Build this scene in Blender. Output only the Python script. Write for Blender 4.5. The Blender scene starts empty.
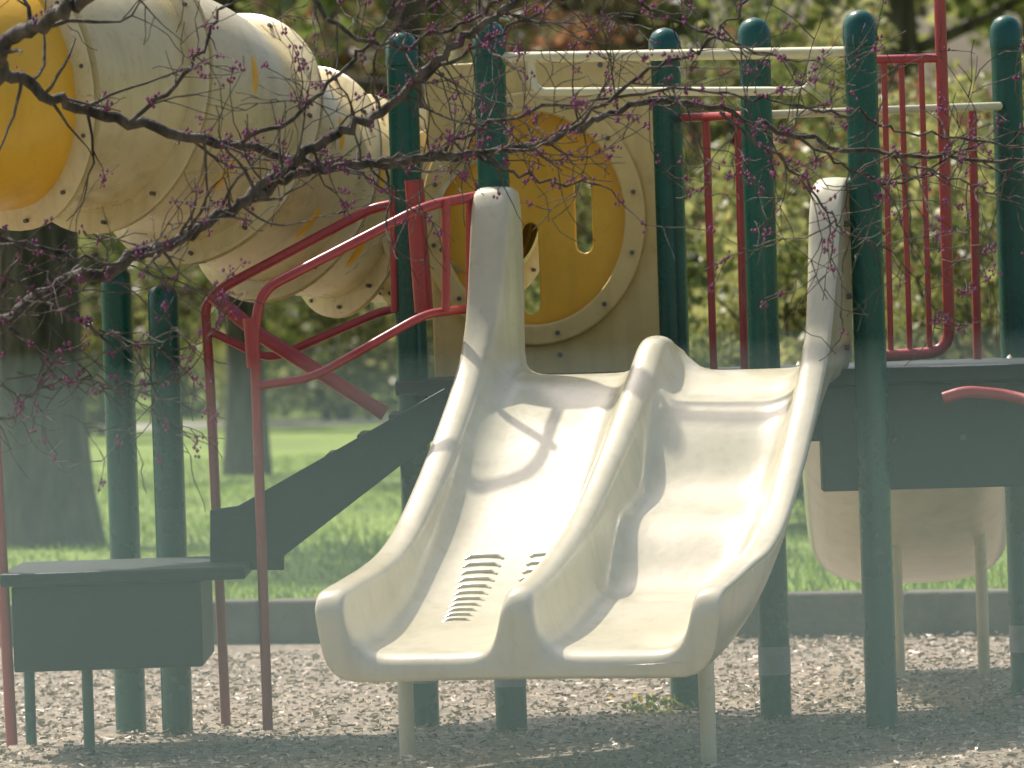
import bpy, bmesh, math, random
import numpy as np
from mathutils import Vector, Matrix
from mathutils.geometry import tessellate_polygon
random.seed(7); rng=np.random.default_rng(7)
F=5792.0; PITCH=math.radians(0.935); ROLL=math.radians(1.9); CAMZ=1.25
scene=bpy.context.scene
def W(px,py,d):
    """survey point: sight-line bearing + distance -> site coordinates"""
    u=(px-512)/F; v=-(py-384)/F
    a=u*math.cos(ROLL)+v*math.sin(ROLL); b=-u*math.sin(ROLL)+v*math.cos(ROLL)
    t=d/(math.cos(PITCH)+b*math.sin(PITCH))
    return Vector((a*t,d,CAMZ+t*(-math.sin(PITCH)+b*math.cos(PITCH))))

# ---------------- materials ----------------
def newmat(name):
    m=bpy.data.materials.new(name); m.use_nodes=True
    nt=m.node_tree; b=nt.nodes['Principled BSDF']
    return m,nt,b
def plastic(name,col,col2,rough,scale=6,bump=0.02,spec=0.5,dirt=0.35,streak=0.0):
    m,nt,b=newmat(name); N=nt.nodes; L=nt.links
    tc=N.new('ShaderNodeTexCoord')
    n1=N.new('ShaderNodeTexNoise'); n1.inputs['Scale'].default_value=scale; n1.inputs['Detail'].default_value=6; n1.inputs['Roughness'].default_value=.65
    L.new(tc.outputs['Object'],n1.inputs['Vector'])
    r=N.new('ShaderNodeValToRGB'); r.color_ramp.elements[0].position=.35; r.color_ramp.elements[1].position=.65
    r.color_ramp.elements[0].color=(*col2,1); r.color_ramp.elements[1].color=(*col,1)
    L.new(n1.outputs['Fac'],r.inputs['Fac'])
    n2=N.new('ShaderNodeTexNoise'); n2.inputs['Scale'].default_value=scale*9; n2.inputs['Detail'].default_value=8
    L.new(tc.outputs['Object'],n2.inputs['Vector'])
    mr=N.new('ShaderNodeMapRange'); mr.inputs['From Min'].default_value=.6; mr.inputs['From Max'].default_value=.75
    mr.inputs['To Min'].default_value=0; mr.inputs['To Max'].default_value=dirt
    L.new(n2.outputs['Fac'],mr.inputs['Value'])
    mx=N.new('ShaderNodeMix'); mx.data_type='RGBA'
    L.new(mr.outputs['Result'],mx.inputs['Factor']); L.new(r.outputs['Color'],mx.inputs['A'])
    mx.inputs['B'].default_value=(col[0]*.5,col[1]*.46,col[2]*.4,1)
    last=mx.outputs['Result']
    if streak:
        mp=N.new('ShaderNodeMapping'); mp.inputs['Scale'].default_value=(9,9,1.1); n3=N.new('ShaderNodeTexNoise'); n3.inputs['Scale'].default_value=2.2; n3.inputs['Detail'].default_value=5
        L.new(tc.outputs['Object'],mp.inputs['Vector']); L.new(mp.outputs['Vector'],n3.inputs['Vector'])
        m3=N.new('ShaderNodeMapRange'); m3.inputs['From Min'].default_value=.5; m3.inputs['From Max'].default_value=.78; m3.inputs['To Max'].default_value=streak; L.new(n3.outputs['Fac'],m3.inputs['Value'])
        mx2=N.new('ShaderNodeMix'); mx2.data_type='RGBA'; L.new(m3.outputs['Result'],mx2.inputs['Factor']); L.new(last,mx2.inputs['A'])
        mx2.inputs['B'].default_value=(col[0]*.55,col[1]*.52,col[2]*.45,1); last=mx2.outputs['Result']
    L.new(last,b.inputs['Base Color'])
    rr=N.new('ShaderNodeMapRange'); rr.inputs['To Min'].default_value=rough-.07; rr.inputs['To Max'].default_value=rough+.10
    L.new(n1.outputs['Fac'],rr.inputs['Value']); L.new(rr.outputs['Result'],b.inputs['Roughness'])
    bp=N.new('ShaderNodeBump'); bp.inputs['Strength'].default_value=bump*5; bp.inputs['Distance'].default_value=.01
    L.new(n2.outputs['Fac'],bp.inputs['Height']); L.new(bp.outputs['Normal'],b.inputs['Normal'])
    b.inputs['Specular IOR Level'].default_value=spec
    return m
CREAM=plastic('cream_plastic',(.66,.625,.46),(.59,.55,.385),.215,4,.012,.9,.22,.35)
TUNNEL=plastic('aged_tunnel_plastic',(.72,.62,.36),(.62,.51,.27),.27,3,.025,.75,.35,.5)
PANEL=plastic('tan_plastic',(.78,.60,.26),(.68,.50,.19),.42,3,.03,.4,.3,.35)
ORANGE=plastic('orange_plastic',(.86,.50,.05),(.78,.42,.03),.35,4,.02,.5,.25,.25)
RED=plastic('red_powder_coat',(.46,.07,.07),(.38,.05,.055),.30,7,.02,.6,.4)
GREEN=plastic('green_powder_coat',(.006,.105,.08),(.005,.08,.062),.26,7,.02,.6,.35)
PALE=plastic('pale_yellow_coat',(.74,.70,.47),(.66,.60,.37),.28,7,.02,.6,.3)
BLACK=plastic('black_vinyl',(.012,.030,.029),(.008,.020,.019),.5,9,.05,.4,.4)
STICK=plastic('label_grey',(.42,.45,.43),(.32,.35,.33),.5,20,.01,.4,.4)
STEEL=plastic('bolt_steel',(.14,.13,.11),(.09,.08,.07),.4,20,.01,.6,.2)
CONC=plastic('curb_timber',(.18,.17,.14),(.11,.10,.085),.85,5,.12,.2,.5)

def leafmat(name,c1,c2,trans=.5,sc=1.5):
    m=bpy.data.materials.new(name); m.use_nodes=True; nt=m.node_tree; N=nt.nodes; L=nt.links
    N.clear(); out=N.new('ShaderNodeOutputMaterial')
    tc=N.new('ShaderNodeTexCoord'); n=N.new('ShaderNodeTexNoise'); n.inputs['Scale'].default_value=sc; n.inputs['Detail'].default_value=5
    L.new(tc.outputs['Object'],n.inputs['Vector'])
    r=N.new('ShaderNodeValToRGB'); r.color_ramp.elements[0].position=.38; r.color_ramp.elements[1].position=.62
    r.color_ramp.elements[0].color=(*c1,1); r.color_ramp.elements[1].color=(*c2,1); L.new(n.outputs['Fac'],r.inputs['Fac'])
    d=N.new('ShaderNodeBsdfDiffuse'); t=N.new('ShaderNodeBsdfTranslucent'); g=N.new('ShaderNodeBsdfGlossy'); g.inputs['Roughness'].default_value=.4
    L.new(r.outputs['Color'],d.inputs['Color']); L.new(r.outputs['Color'],t.inputs['Color'])
    a=N.new('ShaderNodeMixShader'); a.inputs[0].default_value=trans; L.new(d.outputs[0],a.inputs[1]); L.new(t.outputs[0],a.inputs[2])
    c=N.new('ShaderNodeMixShader'); c.inputs[0].default_value=.06; L.new(a.outputs[0],c.inputs[1]); L.new(g.outputs[0],c.inputs[2])
    L.new(c.outputs[0],out.inputs[0]); return m
LF=[leafmat('leaf_dark',(.07,.08,.03),(.13,.15,.05)),
    leafmat('leaf_mid',(.14,.17,.05),(.22,.25,.08)),
    leafmat('leaf_yellowgreen',(.30,.32,.10),(.50,.48,.20)),
    leafmat('leaf_russet',(.24,.11,.06),(.38,.18,.10)),
    leafmat('leaf_brown',(.18,.14,.08),(.30,.24,.14))]
def bark(name,c1,c2,sc):
    m,nt,b=newmat(name); N=nt.nodes; L=nt.links
    tc=N.new('ShaderNodeTexCoord'); mp=N.new('ShaderNodeMapping'); mp.inputs['Scale'].default_value=(1,1,.25)
    n=N.new('ShaderNodeTexNoise'); n.inputs['Scale'].default_value=sc; n.inputs['Detail'].default_value=8
    L.new(tc.outputs['Object'],mp.inputs['Vector']); L.new(mp.outputs['Vector'],n.inputs['Vector'])
    r=N.new('ShaderNodeValToRGB'); r.color_ramp.elements[0].position=.35; r.color_ramp.elements[1].position=.68
    r.color_ramp.elements[0].color=(*c1,1); r.color_ramp.elements[1].color=(*c2,1); L.new(n.outputs['Fac'],r.inputs['Fac'])
    L.new(r.outputs['Color'],b.inputs['Base Color']); b.inputs['Roughness'].default_value=.85
    bp=N.new('ShaderNodeBump'); bp.inputs['Distance'].default_value=.02; L.new(n.outputs['Fac'],bp.inputs['Height']); L.new(bp.outputs['Normal'],b.inputs['Normal'])
    return m
BARK=bark('bark',(.035,.028,.02),(.13,.105,.08),14)
TWIG=bark('redbud_bark',(.035,.03,.024),(.15,.13,.105),30)
BUD,_,bb=newmat('redbud_buds'); bb.inputs['Base Color'].default_value=(.22,.045,.14,1); bb.inputs['Roughness'].default_value=.6

# ---------------- mesh tools ----------------
class M:
    def __init__(s): s.v=[]; s.f=[]; s.m=[]
    def sweep(s,pts,rad,n=12,mi=0,cap=True):
        pts=[Vector(p) for p in pts]
        if not hasattr(rad,'__len__'): rad=[rad]*len(pts)
        T=[]
        for i in range(len(pts)):
            a=pts[max(i-1,0)]; b=pts[min(i+1,len(pts)-1)]; t=(b-a)
            T.append(t.normalized() if t.length>1e-9 else (T[-1] if T else Vector((0,0,1))))
        up=Vector((0,0,1)) if abs(T[0].z)<.9 else Vector((0,1,0))
        nrm=(up-T[0]*up.dot(T[0])).normalized(); base=len(s.v)
        for p,t,r in zip(pts,T,rad):
            nrm=(nrm-t*nrm.dot(t)).normalized(); bi=t.cross(nrm)
            for k in range(n):
                a=2*math.pi*k/n; s.v.append(p+nrm*(r*math.cos(a))+bi*(r*math.sin(a)))
        for i in range(len(pts)-1):
            for k in range(n):
                k2=(k+1)%n
                s.f.append((base+i*n+k,base+i*n+k2,base+(i+1)*n+k2,base+(i+1)*n+k)); s.m.append(mi)
        if cap:
            s.f.append(tuple(base+k for k in range(n))[::-1]); s.m.append(mi)
            s.f.append(tuple(base+(len(pts)-1)*n+k for k in range(n))); s.m.append(mi)
    def prism(s,poly,vec,mi=0):
        b=len(s.v); n=len(poly); vec=Vector(vec)
        s.v+= [Vector(p) for p in poly]+[Vector(p)+vec for p in poly]
        s.f.append(tuple(range(b,b+n))); s.f.append(tuple(range(b+n,b+2*n))[::-1]); s.m+=[mi,mi]
        for k in range(n):
            k2=(k+1)%n; s.f.append((b+k,b+n+k,b+n+k2,b+k2)); s.m.append(mi)
    def box(s,c,size,rot=0,mi=0):
        c=Vector(c); x,y,z=[q/2 for q in size]; R=Matrix.Rotation(rot,3,'Z')
        P=[c+R@Vector(q) for q in ((-x,-y,-z),(x,-y,-z),(x,y,-z),(-x,y,-z))]
        s.prism(P,(0,0,2*z),mi)
    def obj(s,name,mats,parent=None,smooth=True,bevel=0,sub=0,angle=40):
        me=bpy.data.meshes.new(name); me.from_pydata([tuple(v) for v in s.v],[],s.f)
        if not isinstance(mats,(list,tuple)): mats=[mats]
        for m in mats: me.materials.append(m)
        me.polygons.foreach_set('material_index',s.m)
        me.validate(); me.update()
        bm=bmesh.new(); bm.from_mesh(me); bmesh.ops.recalc_face_normals(bm,faces=bm.faces); bm.to_mesh(me); bm.free()
        o=bpy.data.objects.new(name,me); scene.collection.objects.link(o)
        if parent: o.parent=parent
        if bevel:
            md=o.modifiers.new('bev','BEVEL'); md.width=bevel; md.segments=3; md.limit_method='ANGLE'; md.angle_limit=math.radians(50)
        if sub:
            md=o.modifiers.new('sub','SUBSURF'); md.levels=sub; md.render_levels=sub
        if smooth:
            me.shade_smooth()
            if not sub: me.set_sharp_from_angle(angle=math.radians(angle))
        return o
def empty(name,loc=(0,0,0)):
    o=bpy.data.objects.new(name,None); scene.collection.objects.link(o); return o
def spl(pts,n=8):
    P=[Vector(p) for p in pts]; P=[P[0]*2-P[1]]+P+[P[-1]*2-P[-2]]; out=[]
    for i in range(1,len(P)-2):
        a,b,c,d=P[i-1:i+3]
        for k in range(n):
            t=k/n; out.append(.5*((2*b)+(c-a)*t+(2*a-5*b+4*c-d)*t*t+(3*b-a-3*c+d)*t**3))
    out.append(P[-2]); return out
def rnd(pts,r=.05,n=5):
    P=[Vector(p) for p in pts]; out=[P[0]]
    for i in range(1,len(P)-1):
        a=(P[i-1]-P[i]); b=(P[i+1]-P[i]); q=min(r,a.length*.45,b.length*.45)
        A=P[i]+a.normalized()*q; B=P[i]+b.normalized()*q
        for k in range(n+1):
            t=k/n; out.append(A*(1-t)**2+P[i]*2*t*(1-t)+B*t*t)
    out.append(P[-1]); return out

# ---------------- play structure ----------------
PS=empty('playground_structure')
def post(px_top,px_bot,ybot,d,H=2.0,sticker=True):
    x=(W(px_top,20,d).x+W(px_bot,ybot,d).x)/2
    m=M(); r=.0445
    prof=[(-.05,r),(H-.10,r),(H-.098,r+.003),(H-.045,r+.003),(H-.03,r*.97),(H-.014,r*.78),(H-.004,r*.45),(H,r*.08)]
    m.sweep([(x,d,z) for z,_ in prof],[q for _,q in prof],28)
    if sticker:
        m.sweep([(x,d,.13),(x,d,.21)],[r+.0015]*2,28,1,False)
    m.obj('post',[GREEN,STICK],PS); return x
xB=post(487,513,725,16.35,2.01); xF=post(857,885,735,16.0,1.99,False)
xA=post(400,425,728,16.62); x7=post(752,778,722,16.48); x6=post(665,685,715,16.95)
xR=post(1010,1022,705,17.1,2.01)
m=M()
m.prism([(xB-.05,16.30,.955),(xF+.02,15.99,.955),(2.7,15.75,.955),(2.7,17.2,.955),(x6,17.1,.955),(xA-.03,17.1,.955),(xA-.05,16.6,.955)],(0,0,.045))
m.obj('deck',BLACK,PS,bevel=.006)
m=M()
m.prism([(xF-.14,16.06,.66),(xF+.05,16.045,.66),(2.7,15.80,.66),(2.7,15.90,.66),(xF-.14,16.16,.66)],(0,0,.293))
for q in (.06,.25,.62):
    p=Vector((xF+q,16.045-q*.145,.80)); m.sweep([p+Vector((0,.01,0)),p+Vector((0,-.012,0))],.009,10,1)
m.obj('deck_fascia',[BLACK,STEEL],PS,bevel=.006)
m=M(); m.prism([(xB,16.34,.80),(xF-.1,16.08,.80),(xF-.1,16.12,.80),(xB,16.38,.80)],(0,0,.153)); m.obj('deck_skirt',BLACK,PS)

m=M(); yb=lambda x:16.35+(x-xB)*(16.0-16.35)/(xF-xB)
def on(px,py): 
    p=W(px,py,16.2); return W(px,py,yb(p.x))
m.sweep([on(492,58),on(852,52)],.016,12)
m.sweep(rnd([on(530,58),on(533,92),on(812,91),on(812,54)],.04),.013,12)
m.obj('safety_bar',PALE,PS)
def rail(name,paths,parent=PS,mat=RED):
    m=M()
    for p,r in paths: m.sweep(p,r,12)
    return m.obj(name,mat,parent)
rail('guard_rail',[([W(678,118,16.95),W(757,115,16.5)],.013),
  ([W(706,118,16.8),W(714,376,16.8)],.011),([W(738,117,16.65),W(745,376,16.65)],.012),
  ([W(972,108,17.0),W(978,372,17.0)],.013)])
rail('cross_rail',[([W(757,115,16.5),W(1000,106,17.05)],.012)],PS,PALE)
rail('gate_rail',[([W(870,60,16.4),W(942,58,16.4)],.013),
  (rnd([W(938,-60,16.4),W(950,352,16.4),W(880,356,16.4)],.07),.017),
  ([W(884,60,16.4),W(891,355,16.4)],.0085),([W(901,60,16.4),W(910,355,16.4)],.0085),([W(921,60,16.4),W(930,353,16.4)],.0085),
  ([W(870,60,16.4),W(880,356,16.4)],.011)])
rail('climber_handle',[(rnd([W(943,398,15.9),W(965,391,15.9),W(1010,395,15.9),W(1060,410,15.8),W(1075,500,15.75)],.05),.016)])

def plate(name,outer,holes,thick,mat,org,ux,parent,bev=.004):
    cu=bpy.data.curves.new(name,'CURVE'); cu.dimensions='2D'; cu.fill_mode='BOTH'; cu.extrude=thick/2; cu.bevel_depth=bev; cu.bevel_resolution=2
    for loop in [outer]+holes:
        s=cu.splines.new('POLY'); s.points.add(len(loop)-1); s.use_cyclic_u=True
        for q,p in zip(s.points,loop): q.co=(p[0],p[1],0,1)
    o=bpy.data.objects.new(name+'_c',cu); scene.collection.objects.link(o)
    ux=Vector(ux).normalized(); uz=Vector((0,0,1)); un=ux.cross(uz)
    mt=Matrix.Identity(4)
    for i,c in enumerate((ux,uz,un)):
        for k in range(3): mt[k][i]=c[k]
    mt.translation=org
    dg=bpy.context.evaluated_depsgraph_get(); me=bpy.data.meshes.new_from_object(o.evaluated_get(dg)); me.name=name
    bpy.data.objects.remove(o)
    me.transform(mt); me.materials.clear(); me.materials.append(mat); me.shade_smooth(); me.set_sharp_from_angle(angle=math.radians(30))
    ob=bpy.data.objects.new(name,me); scene.collection.objects.link(ob); ob.parent=parent; return ob
def circ(cx,cy,rx,ry,n=48):
    return [(cx+rx*math.cos(2*math.pi*k/n),cy+ry*math.sin(2*math.pi*k/n)) for k in range(n)]
def pill(cx,cy,r,h,n=10):
    P=[]
    for k in range(n+1): a=math.pi*k/n; P.append((cx+r*math.cos(a),cy+h+r*math.sin(a)))
    for k in range(n+1): a=math.pi+math.pi*k/n; P.append((cx+r*math.cos(a),cy-h+r*math.sin(a)))
    return P
dP=17.0
cC=W(540,217,dP); ux=Vector((1,-.12,0)); sc=dP/F
L_=-(540-432)*sc; R_=(676-540)*sc; T_=1.91-cC.z; B_=1.0-cC.z
pts=[(L_,B_),(R_,B_),(R_,T_-.10),(R_-.03,T_-.03),(R_-.10,T_),(L_+.05,T_),(L_,T_-.04)]
plate('tunnel_panel',pts,[circ(-.02,-.005,.285,.325)],.03,PANEL,cC,ux,PS,.008)
plate('tunnel_ring',circ(-.02,-.005,.325,.365),[circ(-.02,-.005,.278,.318)],.022,PANEL,cC+Vector((0,-.035,0)),ux,PS,.008)
plate('tunnel_insert',circ(-.022,.0,.276,.316),[pill(.130,.0,.031,.085),pill(-.03,-.15,.030,.11),pill(-.165,.0,.030,.085)],.02,ORANGE,cC+Vector((0,.02,0)),ux,PS,.006)
m=M()
for k in range(12):
    a=k*math.pi/6+.2; p=cC+Vector((-.02+.30*math.cos(a),-.05-.12*.30*math.cos(a),.342*math.sin(a)-.005))
    m.sweep([p,p+Vector((0,-.012,0))],.007,10)
for (px,py) in ((442,75),(442,250),(662,80),(662,300),(600,65),(500,65),(650,350),(560,355)):
    p=W(px,py,16.95); m.sweep([p,p+Vector((0,-.012,0))],.008,10)
m.obj('panel_bolts',STEEL,PS)

# ---------------- crawl tunnel ----------------
ctr=[cC+Vector((-.15,.05,0)),W(450,215,17.25),W(395,213,17.35),W(310,195,17.2),W(235,155,16.95),W(165,112,16.7),W(85,88,16.45),W(0,90,16.2),W(-110,115,16.0),W(-240,160,15.9)]
P=spl(ctr,16); n=len(P)
cum=[0]
for a,b in zip(P,P[1:]): cum.append(cum[-1]+(b-a).length)
tot=cum[-1]
fl=[.14,.36,.58,.84,1.20,1.66,2.06]
def resample(s0,s1,k):
    out=[]
    for j in range(k):
        s=s0+(s1-s0)*j/(k-1); i=max(0,min(n-2,next((q for q in range(n-1) if cum[q+1]>=s),n-2)))
        t=(s-cum[i])/(cum[i+1]-cum[i]); out.append(P[i].lerp(P[i+1],t))
    return out
st=[0.0]+fl+[tot]
rads=[.22,.28,.305,.325,.355,.385,.395,.385,.34]
TN=M()
def trad(i,t):
    return rads[i]*(1-t)+rads[i+1]*t-.050+.010*math.sin(math.pi*t)**.6
for i in range(len(st)-1):
    s0,s1=st[i],st[i+1]; k=16; q=resample(s0,s1,k)
    TN.sweep(q,[trad(i,j/(k-1)) for j in range(k)],56,1 if i>=7 else 0,False)
for i,s in enumerate(st[1:-1]):
    q=resample(s-.022,s+.022,7); r=rads[i+1]
    TN.sweep(q,[r-.052,r+.004,r+.014,r-.014,r+.014,r+.004,r-.052],56,0,False)
    c=q[3]; t=(q[4]-q[2]).normalized(); u=Vector((0,0,1)); u=(u-t*u.dot(t)).normalized(); w=t.cross(u)
    for k in range(12):
        a=2*math.pi*k/12+.13; p=c+(u*math.cos(a)+w*math.sin(a))*(r-.012)
        TN.sweep([p-t*.028,p+t*.028],.006,8,2)
TN.obj('crawl_tunnel',[TUNNEL,ORANGE,STEEL],PS)
m=M()
def shellslot(s,ang,hl,rw):
    q=resample(s-.02,s+.02,3); c=q[1]; t=(q[2]-q[0]).normalized(); u=Vector((0,0,1)); u=(u-t*u.dot(t)).normalized(); w_=t.cross(u)
    i=max(j for j in range(len(st)-1) if st[j]<=s); tt=(s-st[i])/(st[i+1]-st[i]); r=trad(i,tt)
    ring=[]; side=-1 if w_.y>0 else 1
    for k in range(13):
        aa=ang+(k/12-.5)*hl/r; ring.append(c+(u*math.cos(aa)+w_*side*math.sin(aa))*(r-.006))
    m.sweep(ring,[rw*max(.15,math.sin(math.pi*(k+.5)/13))**.4 for k in range(13)],10)
for s,a in ((.47,1.5),(.71,1.35),(.71,2.2),(1.0,1.3),(1.0,2.2),(1.43,1.3),(1.43,2.2)): shellslot(s,a,.12,.014)
m.obj('tunnel_grips',ORANGE,PS)

# ---------------- double slide ----------------
SL=empty('double_slide')
yaw=math.radians(16); Rv=Vector((math.cos(yaw),-math.sin(yaw),0)); Fv=Vector((-math.sin(yaw),-math.cos(yaw),0)); O=Vector((.42,16.12,0))
def S(a,b,z): return O+Rv*a+Fv*b+Vector((0,0,z))
def itp(x,T):
    xs=[t[0] for t in T]; ys=[t[1] for t in T]
    i=max(0,min(len(xs)-2,int(np.searchsorted(xs,x)-1))); h=xs[i+1]-xs[i]; t=min(max((x-xs[i])/h,0),1)
    def sl(k):
        if k<=0: return (ys[1]-ys[0])/(xs[1]-xs[0])
        if k>=len(xs)-1: return (ys[-1]-ys[-2])/(xs[-1]-xs[-2])
        return (ys[k+1]-ys[k-1])/(xs[k+1]-xs[k-1])
    m0=sl(i)*h; m1=sl(i+1)*h
    return (2*t**3-3*t*t+1)*ys[i]+(t**3-2*t*t+t)*m0+(-2*t**3+3*t*t)*ys[i+1]+(t**3-t*t)*m1
BED=[(-.12,1.005),(0,1.005),(.1,.985),(.25,.91),(.4,.81),(.55,.70),(.7,.60),(.85,.515),(1.0,.447),(1.15,.398),(1.3,.362),(1.45,.342),(1.6,.330)]
WL=[(-.12,1.535),(-.03,1.54),(.01,1.50),(.045,1.38),(.09,1.22),(.15,1.11),(.25,1.01),(.4,.90),(.55,.80),(.7,.71),(.85,.63),(1.0,.575),(1.15,.545),(1.3,.525),(1.6,.49)]
WR=[(-.12,1.53),(-.02,1.525),(.05,1.46),(.1,1.34),(.16,1.22),(.23,1.10),(.35,.975),(.45,.89),(.6,.77),(.8,.64),(1.0,.565),(1.2,.535),(1.42,.50),(1.6,.48)]
WD=[(-.12,1.07),(-.03,1.09),(.04,1.11),(.11,1.10),(.2,1.04),(.3,.98),(.45,.895),(.6,.81),(.9,.66),(1.2,.56),(1.4,.515),(1.6,.49)]
Wd=.54
def section(b,drop=0.0,bdrop=0.0):
    zb=itp(b,BED)-bdrop; zbr=zb+(.024*math.sin(2*math.pi*(b-.2)/.42) if .2<b<1.04 else 0)
    wl=itp(b,WL)-drop; wr=itp(b,WR)-drop; zd=max(itp(b,WD)-drop,zb+.02)
    e=max(0,min(1,(.22-b)/.25)); e=.036*e*e*(3-2*e)
    zu=itp(b,BED)-.05
    if b>1.2: zu-=(b-1.2)/.35*.022
    P=[]
    P+=[(-Wd+.008,wl-.035),(-Wd+.004,wl-.012),(-Wd+.010,wl-.002),(-Wd+.045+e*.5,wl),(-Wd+.074+e,wl-.003),(-Wd+.081+e,wl-.022)]
    h=wl-.03-zb
    P+=[(-Wd+.084+e,zb+.03+h*.72),(-Wd+.092+e*.8,zb+.03+h*.38),(-Wd+.103+e*.3,zb+.045),(-Wd+.125,zb+.014),(-Wd+.165,zb+.001)]
    P+=[(-.33,zb),(-.25,zb),(-.17,zb),(-.115,zb+.001),(-.08,zb+.012)]
    h=zd-zb
    P+=[(-.06,zb+.04 if h>.08 else zb+h*.5),(-.047,zb+h*.6),(-.04,zb+h*.85),(-.025,zd-.004),(0,zd),(.025,zd-.004),(.04,zb+h*.85),(.047,zb+h*.6),(.06,zbr+.04 if h>.08 else zb+h*.5)]
    P+=[(.08,zbr+.012),(.115,zbr+.001),(.17,zbr),(.25,zbr),(.33,zbr),(Wd-.165,zbr+.001),(Wd-.125,zbr+.014),(Wd-.103-e*.3,zb+.045)]
    h=wr-.03-zb
    e*=.6
    P+=[(Wd-.092-e*.8,zb+.03+h*.38),(Wd-.084-e,zb+.03+h*.72),(Wd-.081-e,wr-.022),(Wd-.074-e,wr-.003),(Wd-.045-e*.5,wr),(Wd-.010,wr-.002),(Wd-.004,wr-.012),(Wd-.008,wr-.035)]
    P+=[(Wd-.015,zb+.06),(Wd-.028,zb+.0),(Wd-.06,zu),(Wd-.14,zu-.004),(.2,zu),(0,zu),(-.2,zu),(-Wd+.14,zu-.004),(-Wd+.06,zu),(-Wd+.028,zb),(-Wd+.015,zb+.06)]
    return P
bs=[-.1,-.098,-.094]+list(np.linspace(-.075,.3,18))+list(np.linspace(.33,1.5,42))
m=M(); rings=[]; secs=[]
for b in bs: secs.append(section(b)); rings.append([S(a,b,z) for a,z in secs[-1]])
for b,dr,bd,ins in ((1.525,.003,.002,0),(1.545,.012,.007,.001),(1.560,.030,.018,.004),(1.568,.055,.034,.012)):
    sec=section(b,dr,bd); zu=min(z for a,z in sec)
    sec=[(a*(1-ins*.6),z+(ins*1.2 if z<zu+.01 else 0)) for a,z in sec]
    secs.append(sec); rings.append([S(a,b,z) for a,z in sec])
N=len(rings[0])
for r in rings: m.v+=r
for i in range(len(rings)-1):
    for k in range(N):
        k2=(k+1)%N; m.f.append((i*N+k,i*N+k2,(i+1)*N+k2,(i+1)*N+k)); m.m.append(0)
for ri in (0,len(rings)-1):
    for t in tessellate_polygon([[Vector((a,z,0)) for a,z in secs[ri]]]):
        m.f.append(tuple(ri*N+k for k in t)); m.m.append(0)
m.obj('chute',CREAM,SL,sub=1)
m=M()
for j in range(11):
    b=.80+j*.036; z=itp(b,BED)+.002; o_=.004*j
    m.sweep([S(-.35+o_,b+.012,z-.010),S(-.335+o_,b+.003,z-.001),S(-.30+o_*.5,b,z),S(-.26+o_*.3,b+.003,z),S(-.245+o_*.3,b+.012,z-.010)],.0055,8)
for j in range(4):
    b=.80+j*.038; z=itp(b,BED)+.002
    m.sweep([S(-.17,b+.008,z-.006),S(-.16,b,z),S(-.10,b,z+.003),S(-.09,b+.006,z)],.0055,8)
m.obj('raised_ribs',CREAM,SL)  # thin raised bars in two rows across the left lane
m=M()
for (px,py0,dd) in ((405,676,15.45),(706,668,15.0)):
    p=W(px,py0,dd); m.sweep([(p.x,p.y,-.05),(p.x,p.y,.33)],.021,16)
m.obj('legs',PALE,SL)
m=M()
for (a,b,z) in ((Wd-.008,.0,1.2),(Wd-.008,.0,1.4),(Wd-.012,.03,1.06)):
    p=S(a,b,z); m.sweep([p,p+Rv*.012],.008,10)
m.obj('bolts',STEEL,SL)

# ---------------- second slide, running away from the far deck ----------------
S2=empty('curved_slide')
m=M(); rings=[]
def se(k,a_,b_):
    a=math.pi*(1+k/14); c=math.cos(a); s=math.sin(a); e=.60
    return a_*math.copysign(abs(c)**e,c), b_*math.copysign(abs(s)**e,s)
for j in range(20):
    t=j/19; yy=16.95+1.5*t; zc=1.02-.50*(t*t*(3-2*t))**.9; xc=W(904,540,17.2).x+.10*t
    ring=[]
    for k in range(15):
        x_,z_=se(k,.325,.25); ring.append(Vector((xc+x_,yy,zc+z_)))
    for k in range(14,-1,-1):
        x_,z_=se(k,.297,.222); ring.append(Vector((xc+x_,yy,zc+z_+.004)))
    rings.append(ring)
N=30
for r in rings: m.v+=r
for i in range(19):
    for k in range(N):
        k2=(k+1)%N; m.f.append((i*N+k,i*N+k2,(i+1)*N+k2,(i+1)*N+k)); m.m.append(0)
for ri in (0,19):
    for k in range(14):
        m.f.append((ri*N+k,ri*N+k+1,ri*N+28-k,ri*N+29-k)); m.m.append(0)
m.obj('trough',CREAM,S2,sub=1)
m=M()
for px in (897,982):
    p=W(px,600,17.9); m.sweep([(p.x,p.y,-.05),(p.x,p.y,.48)],.019,14)
m.obj('legs',PALE,S2)

# ---------------- stairs on the left ----------------
ST=empty('access_stairs')
m=M()
def strg(d,ex):
    pts=[W(445,388,d),W(462,418,d),W(284,556,d),W(284,570,d),W(210,570,d),W(210,510,d),W(238,506,d)]
    m.prism(pts,(0,ex,0))
strg(16.10,.03); strg(16.62,.03)
for k in range(6):
    t=(k+.5)/6; p=W(440+(250-440)*t,400+(520-400)*t,16.13); m.box((p.x,16.375,p.z-.025),(.20,.485,.03))
    m.box((p.x+.085,16.375,p.z+.02),(.015,.485,.07))
m.obj('stringers_and_treads',BLACK,ST,bevel=.004)
TPf=empty('transfer_platform')
m=M()
a=W(10,577,16.0)
m.box((W(130,575,16.1).x,16.15,a.z),(.67,.72,.035))
m.box((W(112,600,16.1).x,16.18,a.z-.14),(.52,.6,.235))
m.obj('platform_deck',BLACK,TPf,bevel=.006)
m=M()
for (px,dd) in ((88,16.0),(30,16.4)):
    p=W(px,700,dd); m.sweep([(p.x,dd,-.05),(p.x,dd,a.z-.2)],.016,10)
m.obj('platform_legs',GREEN,TPf)
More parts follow.
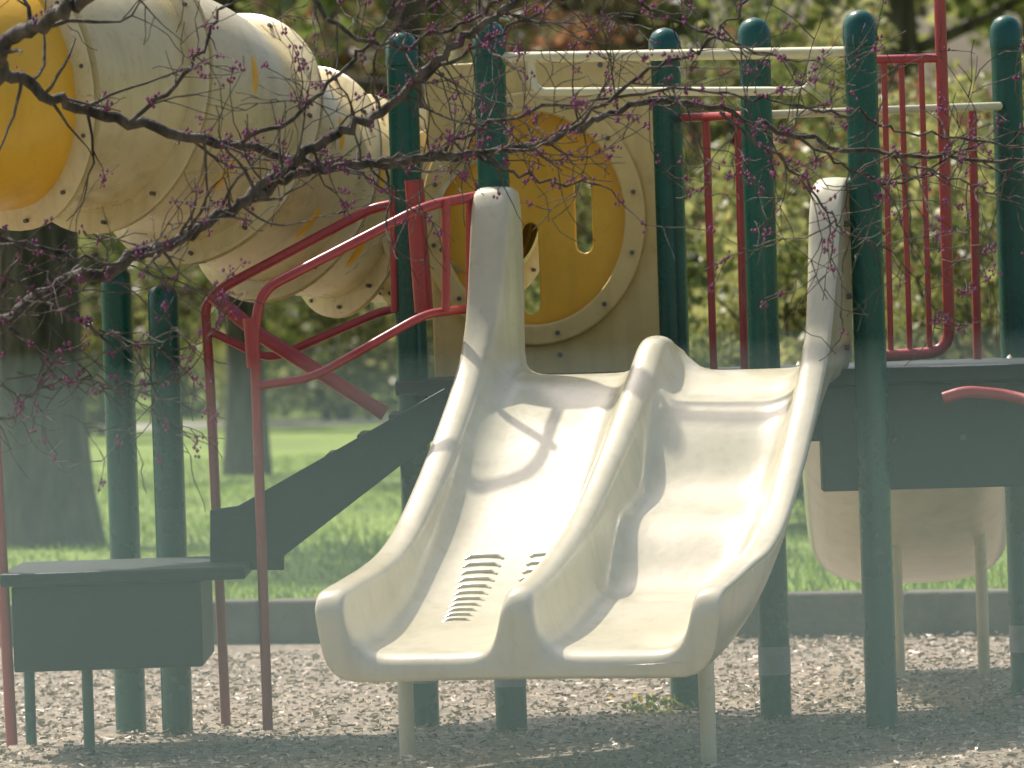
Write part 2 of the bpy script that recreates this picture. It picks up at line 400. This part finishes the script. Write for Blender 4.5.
for (pt,pb,d,Hh) in ((112,135,16.75,1.36),(160,180,16.65,1.30)):
    x=(W(pt,290,d).x+W(pb,715,d).x)/2; m=M(); r=.0445
    prof=[(-.05,r),(Hh-.08,r),(Hh-.03,r*.97),(Hh-.014,r*.78),(Hh-.004,r*.45),(Hh,r*.08)]
    m.sweep([(x,d,z) for z,_ in prof],[q for _,q in prof],24); m.obj('post',GREEN,TPf)
dn,df=16.02,16.66
rail('stair_handrail',[
 (rnd([W(478,196,dn+.3),W(425,206,dn+.1),W(262,290,dn),W(254,330,dn),W(268,730,dn)],.07),.0145),
 (rnd([W(474,308,dn+.3),W(425,314,dn+.1),W(312,378,dn),W(256,386,dn)],.06),.0125),
 ([W(446,200,dn+.15),W(446,312,dn+.15)],.012),([W(470,196,dn+.3),W(470,312,dn+.3)],.012)],ST)
rail('stair_handrail',[
 (rnd([W(402,203,df),W(372,208,df),W(222,288,df),W(205,305,df),W(210,380,df),W(226,724,df)],.07),.0145),
 (rnd([W(405,306,df),W(380,312,df),W(270,360,df),W(207,330,df)],.05),.0125)],ST)
rail('stair_handrail',[([W(414,180,16.45),W(424,312,16.45)],.027),([W(393,190,16.6),W(395,312,16.6)],.012),
 ([W(213,296,16.5),W(260,335,16.5),W(385,414,16.5)],.021),([W(250,318,16.02),W(254,368,16.02)],.020)],ST)
rail('rail_post',[([W(-8,380,15.9),W(12,745,15.9)],.016)],TPf)

# ---------------- ground ----------------
def groundmat():
    m,nt,b=newmat('grass_ground'); N=nt.nodes; L=nt.links
    tc=N.new('ShaderNodeTexCoord')
    n=N.new('ShaderNodeTexNoise'); n.inputs['Scale'].default_value=.7; n.inputs['Detail'].default_value=8
    n2=N.new('ShaderNodeTexNoise'); n2.inputs['Scale'].default_value=45; n2.inputs['Detail'].default_value=6
    L.new(tc.outputs['Object'],n.inputs['Vector']); L.new(tc.outputs['Object'],n2.inputs['Vector'])
    ad=N.new('ShaderNodeMath'); ad.operation='MULTIPLY_ADD'; ad.inputs[1].default_value=.5; L.new(n2.outputs['Fac'],ad.inputs[0])
    ml=N.new('ShaderNodeMath'); ml.operation='MULTIPLY'; ml.inputs[1].default_value=.5; L.new(n.outputs['Fac'],ml.inputs[0]); L.new(ml.outputs[0],ad.inputs[2])
    r=N.new('ShaderNodeValToRGB'); e=r.color_ramp.elements; e[0].position=.36; e[1].position=.62; e[0].color=(.11,.18,.03,1); e[1].color=(.26,.38,.06,1)
    L.new(ad.outputs[0],r.inputs['Fac']); L.new(r.outputs['Color'],b.inputs['Base Color']); b.inputs['Roughness'].default_value=.9
    bp=N.new('ShaderNodeBump'); bp.inputs['Distance'].default_value=.03; bp.inputs['Strength'].default_value=.6; L.new(n2.outputs['Fac'],bp.inputs['Height']); L.new(bp.outputs['Normal'],b.inputs['Normal'])
    return m
GR=groundmat()
m=M(); m.v=[Vector(p) for p in ((-600,-200,0),(600,-200,0),(600,1000,0),(-600,1000,0))]; m.f=[(0,1,2,3)]; m.m=[0]; m.obj('ground',GR,smooth=False)
cm,nt,b=newmat('wood_chips'); Nn=nt.nodes; Lk=nt.links
tc=Nn.new('ShaderNodeTexCoord'); vo=Nn.new('ShaderNodeTexVoronoi'); vo.inputs['Scale'].default_value=60; Lk.new(tc.outputs['Object'],vo.inputs['Vector'])
no=Nn.new('ShaderNodeTexNoise'); no.inputs['Scale'].default_value=1.5; no.inputs['Detail'].default_value=5; Lk.new(tc.outputs['Object'],no.inputs['Vector'])
sp=Nn.new('ShaderNodeSeparateColor'); Lk.new(vo.outputs['Color'],sp.inputs[0])
r=Nn.new('ShaderNodeValToRGB'); e=r.color_ramp.elements; e[0].color=(.10,.08,.052,1); e[1].color=(.50,.43,.30,1); e.new(.5).color=(.28,.225,.15,1)
Lk.new(sp.outputs[0],r.inputs['Fac']); mx=Nn.new('ShaderNodeMix'); mx.data_type='RGBA'; mx.blend_type='MULTIPLY'; mx.inputs['Factor'].default_value=.4
Lk.new(r.outputs['Color'],mx.inputs['A']); Lk.new(no.outputs['Fac'],mx.inputs['B']); Lk.new(mx.outputs['Result'],b.inputs['Base Color'])
bp=Nn.new('ShaderNodeBump'); bp.inputs['Distance'].default_value=.02; bp.inputs['Strength'].default_value=1; Lk.new(sp.outputs[1],bp.inputs['Height']); Lk.new(bp.outputs['Normal'],b.inputs['Normal']); b.inputs['Roughness'].default_value=.7
cy=math.radians(20); C0=Vector((0,20.5,0)); cd=Vector((math.cos(cy),-math.sin(cy),0)); cn=Vector((math.sin(cy),math.cos(cy),0))
cA=C0-cd*13; cB=C0+cd*10
m=M(); m.v=[Vector((q.x,q.y,.004)) for q in (cA,cB,cB-cn*17,cA-cn*17)]; m.f=[(0,1,2,3)]; m.m=[0]; m.obj('wood_chip_ground',cm,smooth=False)
m=M()
s=-13
while s<10:
    c=C0+cd*(s+1.2)+cn*.07+Vector((0,0,.075)); m.box(c,(2.385,.14,.17),-cy); s+=2.4
m.box(cA-cn*8.5-cd*.07+Vector((0,0,.075)),(.14,17,.17),-cy); m.box(cB-cn*8.5+cd*.07+Vector((0,0,.075)),(.14,17,.17),-cy)
m.obj('timber_curb',CONC,bevel=.012)

def quads(name,cen,dirs_u,dirs_v,mats,mi):
    n=len(cen); V=np.empty((n,4,3)); V[:,0]=cen-dirs_u-dirs_v; V[:,1]=cen+dirs_u-dirs_v*.6; V[:,2]=cen+dirs_u*.5+dirs_v; V[:,3]=cen-dirs_u*.9+dirs_v*.7
    me=bpy.data.meshes.new(name); me.vertices.add(4*n); me.vertices.foreach_set('co',V.reshape(-1))
    me.loops.add(4*n); me.loops.foreach_set('vertex_index',np.arange(4*n,dtype=np.int32))
    me.polygons.add(n); me.polygons.foreach_set('loop_start',np.arange(0,4*n,4,dtype=np.int32))
    for q in mats: me.materials.append(q)
    me.polygons.foreach_set('material_index',np.asarray(mi,dtype=np.int32)); me.update(calc_edges=True)
    o=bpy.data.objects.new(name,me); scene.collection.objects.link(o); return o
def rdir(n):
    a=rng.normal(size=(n,3)); return a/np.linalg.norm(a,axis=1)[:,None]
def solid(name,c,ro=.5): 
    q,nt,b=newmat(name); b.inputs['Base Color'].default_value=(*c,1); b.inputs['Roughness'].default_value=ro; return q
CH=[solid('chip_pale',(.62,.54,.40),.4),solid('chip_mid',(.35,.28,.19)),solid('chip_dark',(.12,.09,.06))]
n=60000; yy=rng.uniform(10.5,20.2,n); xx=rng.uniform(-1,1,n)*2.7
ok=((np.stack([xx,yy],1)-np.array([0,20.5]))@np.array([cn.x,cn.y])<-.02); xx,yy=xx[ok],yy[ok]; n=len(xx)
u=rdir(n); u[:,2]*=.35; v=np.cross(u,rdir(n)); v[:,2]*=.8
ln=rng.uniform(.005,.017,n)[:,None]; wd=rng.uniform(.002,.005,n)[:,None]
quads('loose_wood_chips',np.stack([xx,yy,rng.uniform(.006,.022,n)],1),u*ln,v/np.linalg.norm(v,axis=1)[:,None]*wd,CH,rng.choice(3,n,p=[.40,.38,.22]))
n=70000; yy=19+rng.random(n)**1.6*26; xx=rng.uniform(-1,1,n)*(1+.16*yy)
ok=((np.stack([xx,yy],1)-np.array([0,20.5]))@np.array([cn.x,cn.y])>.18); xx,yy=xx[ok],yy[ok]; n=len(xx)
hh=rng.uniform(.02,.06,n)*(1+.4*np.sin(xx*2.1+yy)); up=np.stack([rng.normal(0,.35,n),rng.normal(0,.35,n),np.ones(n)],1)*(hh/2)[:,None]
su=rdir(n); su[:,2]=0; GB=[leafmat('blade_a',(.13,.21,.035),(.20,.30,.05)),leafmat('blade_b',(.23,.34,.06),(.33,.45,.10))]
quads('grass',np.stack([xx,yy,hh/2],1),su*.006,up,GB,rng.choice(2,n))
PATH=plastic('asphalt_path',(.42,.41,.38),(.32,.31,.29),.9,2,.05,.2,.3)
m=M(); m.v=[Vector(p) for p in ((-60,60,.004),(60,52,.004),(60,54.5,.004),(-60,63,.004))]; m.f=[(0,1,2,3)]; m.m=[0]; m.obj('footpath',PATH,smooth=False)
wp=W(650,718,16.8); n=110
cw=np.array([wp.x,wp.y,0])+np.stack([rng.normal(0,.05,n),rng.normal(0,.08,n),rng.uniform(.005,.05,n)],1)
uu=rdir(n); vv=np.cross(uu,rdir(n)); WE=[leafmat('weed_leaf',(.16,.24,.03),(.26,.36,.05)),leafmat('weed_flower',(.7,.55,.04),(.8,.65,.06))]
quads('dandelion_weed',cw,uu*.012,vv*.006,WE,rng.choice(2,n,p=[.7,.3]))

# ---------------- trees ----------------
def leafcloud(cs,n,size,pal):
    idx=rng.integers(0,len(cs),n); c=np.array([q[0] for q in cs])[idx]; r=np.array([q[1] for q in cs])[idx]
    d=rdir(n)*(rng.random(n)**(1/2.2))[:,None]; pos=c+d*r
    u=rdir(n); v=np.cross(u,rdir(n)); v/=np.linalg.norm(v,axis=1)[:,None]
    s=rng.uniform(.5,1.4,n)[:,None]*size
    cp=np.array([rng.choice(len(pal['m']),p=pal['p']) for _ in cs])[idx]; rd=rng.choice(len(pal['m']),n,p=pal['p'])
    mi=np.where(rng.random(n)<.6,cp,rd); mi=np.array(pal['m'])[mi]
    return pos,u*s*.5,v*s*.35,mi
def mktree(name,x,y,h,r0,pal,crown=(2.2,1.8),nl=3500,size=.12,first=.35):
    E=empty(name); m=M()
    pts=[Vector((x,y,-.1))]
    for k in range(1,9):
        pts.append(Vector((x+random.uniform(-.06,.06)*k*.5,y+random.uniform(-.06,.06)*k*.5,h*k/8)))
    q=spl(pts,3); m.sweep(q,[r0*(1.3 if i==0 else 1.08 if i==1 else 1)*(1-.8*i/(len(q)-1)) for i in range(len(q))],14)
    cs=[]
    for k in range(11):
        t=first+(1-first)*k/11; i=int(t*(len(q)-1)); p=q[i]; az=random.uniform(0,6.28); L=random.uniform(.6,1)*crown[0]*(1.15-t*.6)
        e=p+Vector((math.cos(az)*L,math.sin(az)*L,L*random.uniform(.2,.8))); mid=p.lerp(e,.5)+Vector((0,0,-.1*L))
        lq=spl([p,mid,e],5); rr=r0*(1-.8*t)*.5; m.sweep(lq,[rr*(1-.8*j/(len(lq)-1)) for j in range(len(lq))],8)
        for j in range(4):
            pp=lq[random.randint(3,len(lq)-1)]+Vector([random.uniform(-.5,.5)*crown[0]*.5 for _ in range(3)])
            s=random.uniform(.35,.7)*crown[1]*.5; cs.append((tuple(pp),(s,s,s*.7)))
            m.sweep(spl([lq[6],lq[6].lerp(pp,.5)+Vector((0,0,.1)),pp],3),[rr*.35,rr*.3,rr*.25,rr*.2,rr*.15,rr*.1,rr*.05],5)
    m.obj('trunk_and_limbs',BARK,E)
    a=leafcloud(cs,nl,size,pal); o=quads('crown',*a[:3],LF,a[3]); o.parent=E; return E
P1={'m':[0,1,4],'p':[.3,.42,.28]}; P2={'m':[1,2,0],'p':[.4,.45,.15]}; P3={'m':[3,4,0],'p':[.45,.3,.25]}
mktree('oak_tree',W(48,550,30).x,30,8.5,.25,P1,(2.8,2.4),6000,.13,.42)
mktree('oak_tree',W(240,470,40).x,41,9,.15,P1,(2.8,2.4),5000,.14,.35)
mktree('maple_tree',W(915,300,46).x,46,9,.16,P2,(2.8,2.4),6000,.14,.3)
mktree('maple_tree',W(600,300,52).x,53,9,.14,P3,(3,2.6),7000,.14,.25)
mktree('maple_tree',W(420,300,58).x,59,10,.2,P1,(3.2,2.6),6000,.15,.3)
mktree('oak_tree',-9,44,9,.2,P1,(3,2.6),5000,.16,.3); mktree('oak_tree',10,42,9,.2,P2,(3,2.6),5000,.16,.3)
def shrub(name,x,y,w,h,n,size,pal):
    E=empty(name); m=M(); cs=[]
    for k in range(16):
        e=Vector((x+random.uniform(-w,w),y+random.uniform(-w,w)*.6,random.uniform(.35,1)*h)); b0=Vector((x+random.uniform(-.2,.2),y,0))
        q=spl([b0,b0.lerp(e,.5)+Vector((random.uniform(-.2,.2),0,.2)),e],5); m.sweep(q,[.02*(1-.8*j/(len(q)-1)) for j in range(len(q))],5)
        s=random.uniform(.3,.6)*w*.6; cs.append((tuple(e),(s,s,s*.8))); e2=Vector((e.x,e.y,e.z*.5)); cs.append((tuple(e2),(s,s,s)))
    m.obj('stems',BARK,E); a=leafcloud(cs,n,size,pal); o=quads('foliage',*a[:3],LF,a[3]); o.parent=E
PB={'m':[2,1,3,4],'p':[.54,.22,.12,.12]}
for (px,y,w,h,pal) in ((770,33,1.0,2.0,P2),(930,31,1.2,2.3,PB),(1040,29,1.1,2.1,PB),(1150,32,1.3,2.4,PB),(640,38,1.2,1.6,P2),(840,37,1.3,3.2,PB),(980,38,1.4,3.4,P2),(700,44,1.6,3,PB),(850,29.5,.9,1.5,P2)):
    shrub('flowering_shrub',W(px,300,y).x,y,w,h,6500,.055,pal)
for (px,y,w,h,pal) in ((-60,52,1.6,2.2,P1),(90,55,1.8,2.0,P2),(180,62,1.8,1.9,P1),(330,58,1.9,1.7,P2),(440,60,1.8,2.2,P1),(560,62,1.8,2,P1)):
    shrub('woodland_shrub',W(px,300,y).x,y,w,h,5000,.09,pal)
def belt(name,y0,y1,xw,zmax,n,size,pal,nt):
    cs=[]
    for k in range(260):
        z=rng.random()**.8*zmax; s=rng.uniform(.8,1.9); cs.append(((rng.uniform(-xw,xw),rng.uniform(y0,y1),z),(s*1.2,s,s*.8)))
    a=leafcloud(cs,n,size,pal)
    E=empty(name); o=quads('foliage',*a[:3],LF,a[3]); o.parent=E
    m=M()
    for k in range(nt):
        x=rng.uniform(-xw,xw)*(1 if k%2 else .25); y=rng.uniform(y0,y1); lean=rng.normal(0,.5); r=rng.uniform(.06,.2)
        q=spl([(x,y,0),(x+lean*.3,y,zmax*.4),(x+lean,y,zmax*1.05)],5); m.sweep(q,[r*(1-.6*j/(len(q)-1)) for j in range(len(q))],8)
        for j in range(6):
            b0=q[random.randint(1,len(q)-2)]; e=b0+Vector((rng.normal(0,1.2),rng.normal(0,.6),rng.uniform(.4,1.8))); m.sweep(spl([b0,b0.lerp(e,.5)+Vector((0,0,-.15)),e],4),[r*.4*(1-.09*i) for i in range(9)],5)
    m.obj('trunks',BARK,E)
belt('woodland',66,74,26,12,75000,.17,{'m':[0,1,4,3,2],'p':[.18,.28,.24,.12,.18]},34)
belt('distant_trees',84,96,60,16,80000,.5,{'m':[0,1,4],'p':[.30,.38,.32]},30)
belt('distant_trees',105,130,120,20,60000,1.3,{'m':[0,1,4],'p':[.5,.3,.2]},20)

# ---------------- redbud in the foreground ----------------
RB=empty('redbud_tree'); m=M(); buds=[]
D=13.6
tb=Vector((-2.75,13.9,0)); tq=spl([tb+Vector((0,0,-.1)),tb+Vector((.05,0,.6)),tb+Vector((.12,-.05,1.1)),tb+Vector((.15,-.1,1.9)),tb+Vector((.3,-.15,3.2)),tb+Vector((.5,-.2,4.4))],5)
m.sweep(tq,[.13*(1-.85*i/(len(tq)-1)) for i in range(len(tq))],14)
def addbuds(p,k):
    for _ in range(k):
        q=p+Vector([random.gauss(0,.0065) for _ in range(3)]); buds.append((q,random.uniform(.0024,.0050)))
def twig(p,d,L,r,lvl):
    n=max(4,int(L/.03)); pts=[p]; rr=[r]; q=p.copy(); dd=d.normalized()
    for i in range(n):
        dd=(dd+Vector((random.gauss(0,.21),random.gauss(0,.15),random.gauss(0,.21)+.01))).normalized(); q=q+dd*(L/n); pts.append(q.copy()); rr.append(max(r*(1-.8*(i+1)/n),.0011))
        if random.random()<.075: addbuds(q,random.randint(3,7))
        if lvl<3 and random.random()<(.27 if lvl<2 else .12):
            ax=Vector((random.gauss(0,1),random.gauss(0,.7),random.gauss(0,1)+.1)); ax=(ax-dd*ax.dot(dd)).normalized()
            twig(q,(dd*.7+ax*random.uniform(.5,1)),L*random.uniform(.3,.6),max(rr[-1]*.6,.0016),lvl+1)
    m.sweep(pts,rr,6 if r>.004 else 4,0,False)
def limb(pts,r0,r1,dens=1.0,start=None,d0=D,d1=D):
    k=len(pts); P=[W(x,y,d0+(d1-d0)*i/(k-1)) for i,(x,y) in enumerate(pts)]
    if start is not None: P=[start]+P
    q=spl(P,7); q=[p+Vector((random.gauss(0,.005),random.gauss(0,.01),random.gauss(0,.006))) if 0<i<len(q)-1 else p for i,p in enumerate(q)]
    n=len(q); R=[(r0+(r1-r0)*i/(n-1))*random.uniform(.93,1.1) for i in range(n)]; m.sweep(q,R,10,0,False)
    for i in range(2,n-1):
        if random.random()<.38*dens:
            dd=(q[i+1]-q[i]).normalized(); ax=Vector((random.gauss(0,1),random.gauss(0,.6),random.gauss(0,1))); ax=(ax-dd*ax.dot(dd)).normalized()
            twig(q[i],dd*.6+ax,random.uniform(.12,.42),max(R[i]*.35,.0023),1)
        if random.random()<.24: addbuds(q[i]+Vector((0,-.3,1)).normalized()*R[i],random.randint(3,10))
    twig(q[-1],q[-1]-q[-2],.3,r1,1)
T1=tb+Vector((.10,-.04,1.05)); T2=tb+Vector((.16,-.1,1.95)); T3=tb+Vector((.15,-.1,1.7))
limb([(-100,345),(0,318),(60,287),(130,258),(185,236),(240,205),(290,178),(345,165),(400,160),(470,152)],.021,.006,1,T1)
limb([(-90,55),(0,75),(60,100),(130,122),(230,145),(330,165),(420,160),(500,152),(570,130),(640,102),(720,112),(800,138),(880,152),(1000,162)],.016,.0045,1.2,T2,D,14.2)
limb([(-60,85),(0,45),(50,18),(100,-8),(200,-60)],.022,.014,.8,T2,D,13.2)
limb([(240,203),(300,158),(350,128),(400,95),(430,68),(470,35),(510,5),(560,-40)],.013,.008,1)
limb([(395,98),(450,62),(520,22),(580,-8)],.006,.003,1)
limb([(-60,215),(0,238),(60,250),(120,262),(180,240)],.008,.003,1.2,T3,13.4,13.5)
limb([(-40,255),(10,280),(60,310),(110,335),(170,350)],.006,.002,1.4,T1,13.3,13.4)
limb([(-40,420),(20,395),(70,380),(120,385),(180,375)],.005,.002,1.3,T1,13.5,13.3)
limb([(230,145),(300,112),(350,60),(385,20),(400,-20)],.006,.003,1)
limb([(470,152),(530,178),(600,185)],.005,.002,.9)
limb([(420,160),(500,120),(600,98),(700,90),(790,105)],.005,.0025,1.1)
limb([(570,130),(650,70),(700,50),(740,10),(760,-20)],.005,.003,.9)
limb([(720,112),(790,165),(830,215),(850,240)],.004,.002,.9)
limb([(300,-30),(330,20),(400,45),(470,20),(520,-20)],.006,.004,1)
limb([(560,-30),(640,5),(720,40),(790,60)],.005,.0025,.9)
limb([(880,152),(930,170),(980,190),(1030,200)],.0035,.002,1)
limb([(790,105),(860,118),(930,135),(1040,150)],.004,.0025,1.2,None,D,14.0)
limb([(800,138),(860,175),(910,180),(960,150),(1040,130)],.0035,.002,1.1,None,14.0,14.2)
limb([(130,122),(190,70),(215,20),(240,-20)],.006,.003,.8)
m.obj('trunk_and_branches',TWIG,RB)
n=len(buds); base=np.array([[1,0,0],[-1,0,0],[0,1,0],[0,-1,0],[0,0,1.4],[0,0,-1.4]]); V=np.empty((n,6,3))
for i,(p,s) in enumerate(buds): V[i]=np.array(p)+base*s
fc=np.array([[0,2,4],[2,1,4],[1,3,4],[3,0,4],[2,0,5],[1,2,5],[3,1,5],[0,3,5]]); Fa=(fc[None]+6*np.arange(n)[:,None,None]).reshape(-1,3)
me=bpy.data.meshes.new('buds'); me.from_pydata(V.reshape(-1,3).tolist(),[],Fa.tolist()); me.materials.append(BUD); o=bpy.data.objects.new('buds',me); scene.collection.objects.link(o); o.parent=RB

# ---------------- thin haze volume added to imitate teal glare on glass ----------------
vm=bpy.data.materials.new('glare_haze'); vm.use_nodes=True; nt=vm.node_tree; nt.nodes.clear(); out=nt.nodes.new('ShaderNodeOutputMaterial')
vs=nt.nodes.new('ShaderNodeVolumeScatter'); vs.inputs['Color'].default_value=(.70,1,.88,1); vs.inputs['Density'].default_value=.0125; vs.inputs['Anisotropy'].default_value=0.3
nt.links.new(vs.outputs[0],out.inputs['Volume'])
m=M(); m.box((0,11.5,.54),(40,17,1.10)); m.obj('glare_haze_box',vm,smooth=False)

# ---------------- light ----------------
sd=Vector((-.36,.48,.90)).normalized(); el=math.asin(sd.z); az=math.atan2(sd.x,sd.y)
w=bpy.data.worlds.new('World'); scene.world=w; w.use_nodes=True; nt=w.node_tree; bg=nt.nodes['Background']
sky=nt.nodes.new('ShaderNodeTexSky'); sky.sky_type='NISHITA'; sky.sun_disc=False; sky.sun_elevation=el; sky.sun_rotation=az; sky.dust_density=5; sky.ozone_density=.6
nt.links.new(sky.outputs[0],bg.inputs[0]); bg.inputs[1].default_value=.15
sl=bpy.data.lights.new('sun','SUN'); sl.energy=5; sl.angle=math.radians(.9); sl.color=(1,.945,.84); so=bpy.data.objects.new('sun',sl); scene.collection.objects.link(so)
so.rotation_euler=sd.to_track_quat('Z','Y').to_euler()
# ---------------- camera ----------------
cam=bpy.data.cameras.new('camera'); co=bpy.data.objects.new('camera',cam); scene.collection.objects.link(co); scene.camera=co
cam.sensor_width=36; cam.lens=F*36/1024; cam.clip_end=2000
co.matrix_world=Matrix.Translation((0,0,CAMZ))@Matrix.Rotation(math.pi/2-PITCH,4,'X')@Matrix.Rotation(-ROLL,4,'Z')
cam.dof.use_dof=True; cam.dof.focus_distance=15.6; cam.dof.aperture_fstop=7.0
scene.view_settings.view_transform='Standard'; scene.view_settings.look='None'; scene.view_settings.exposure=0
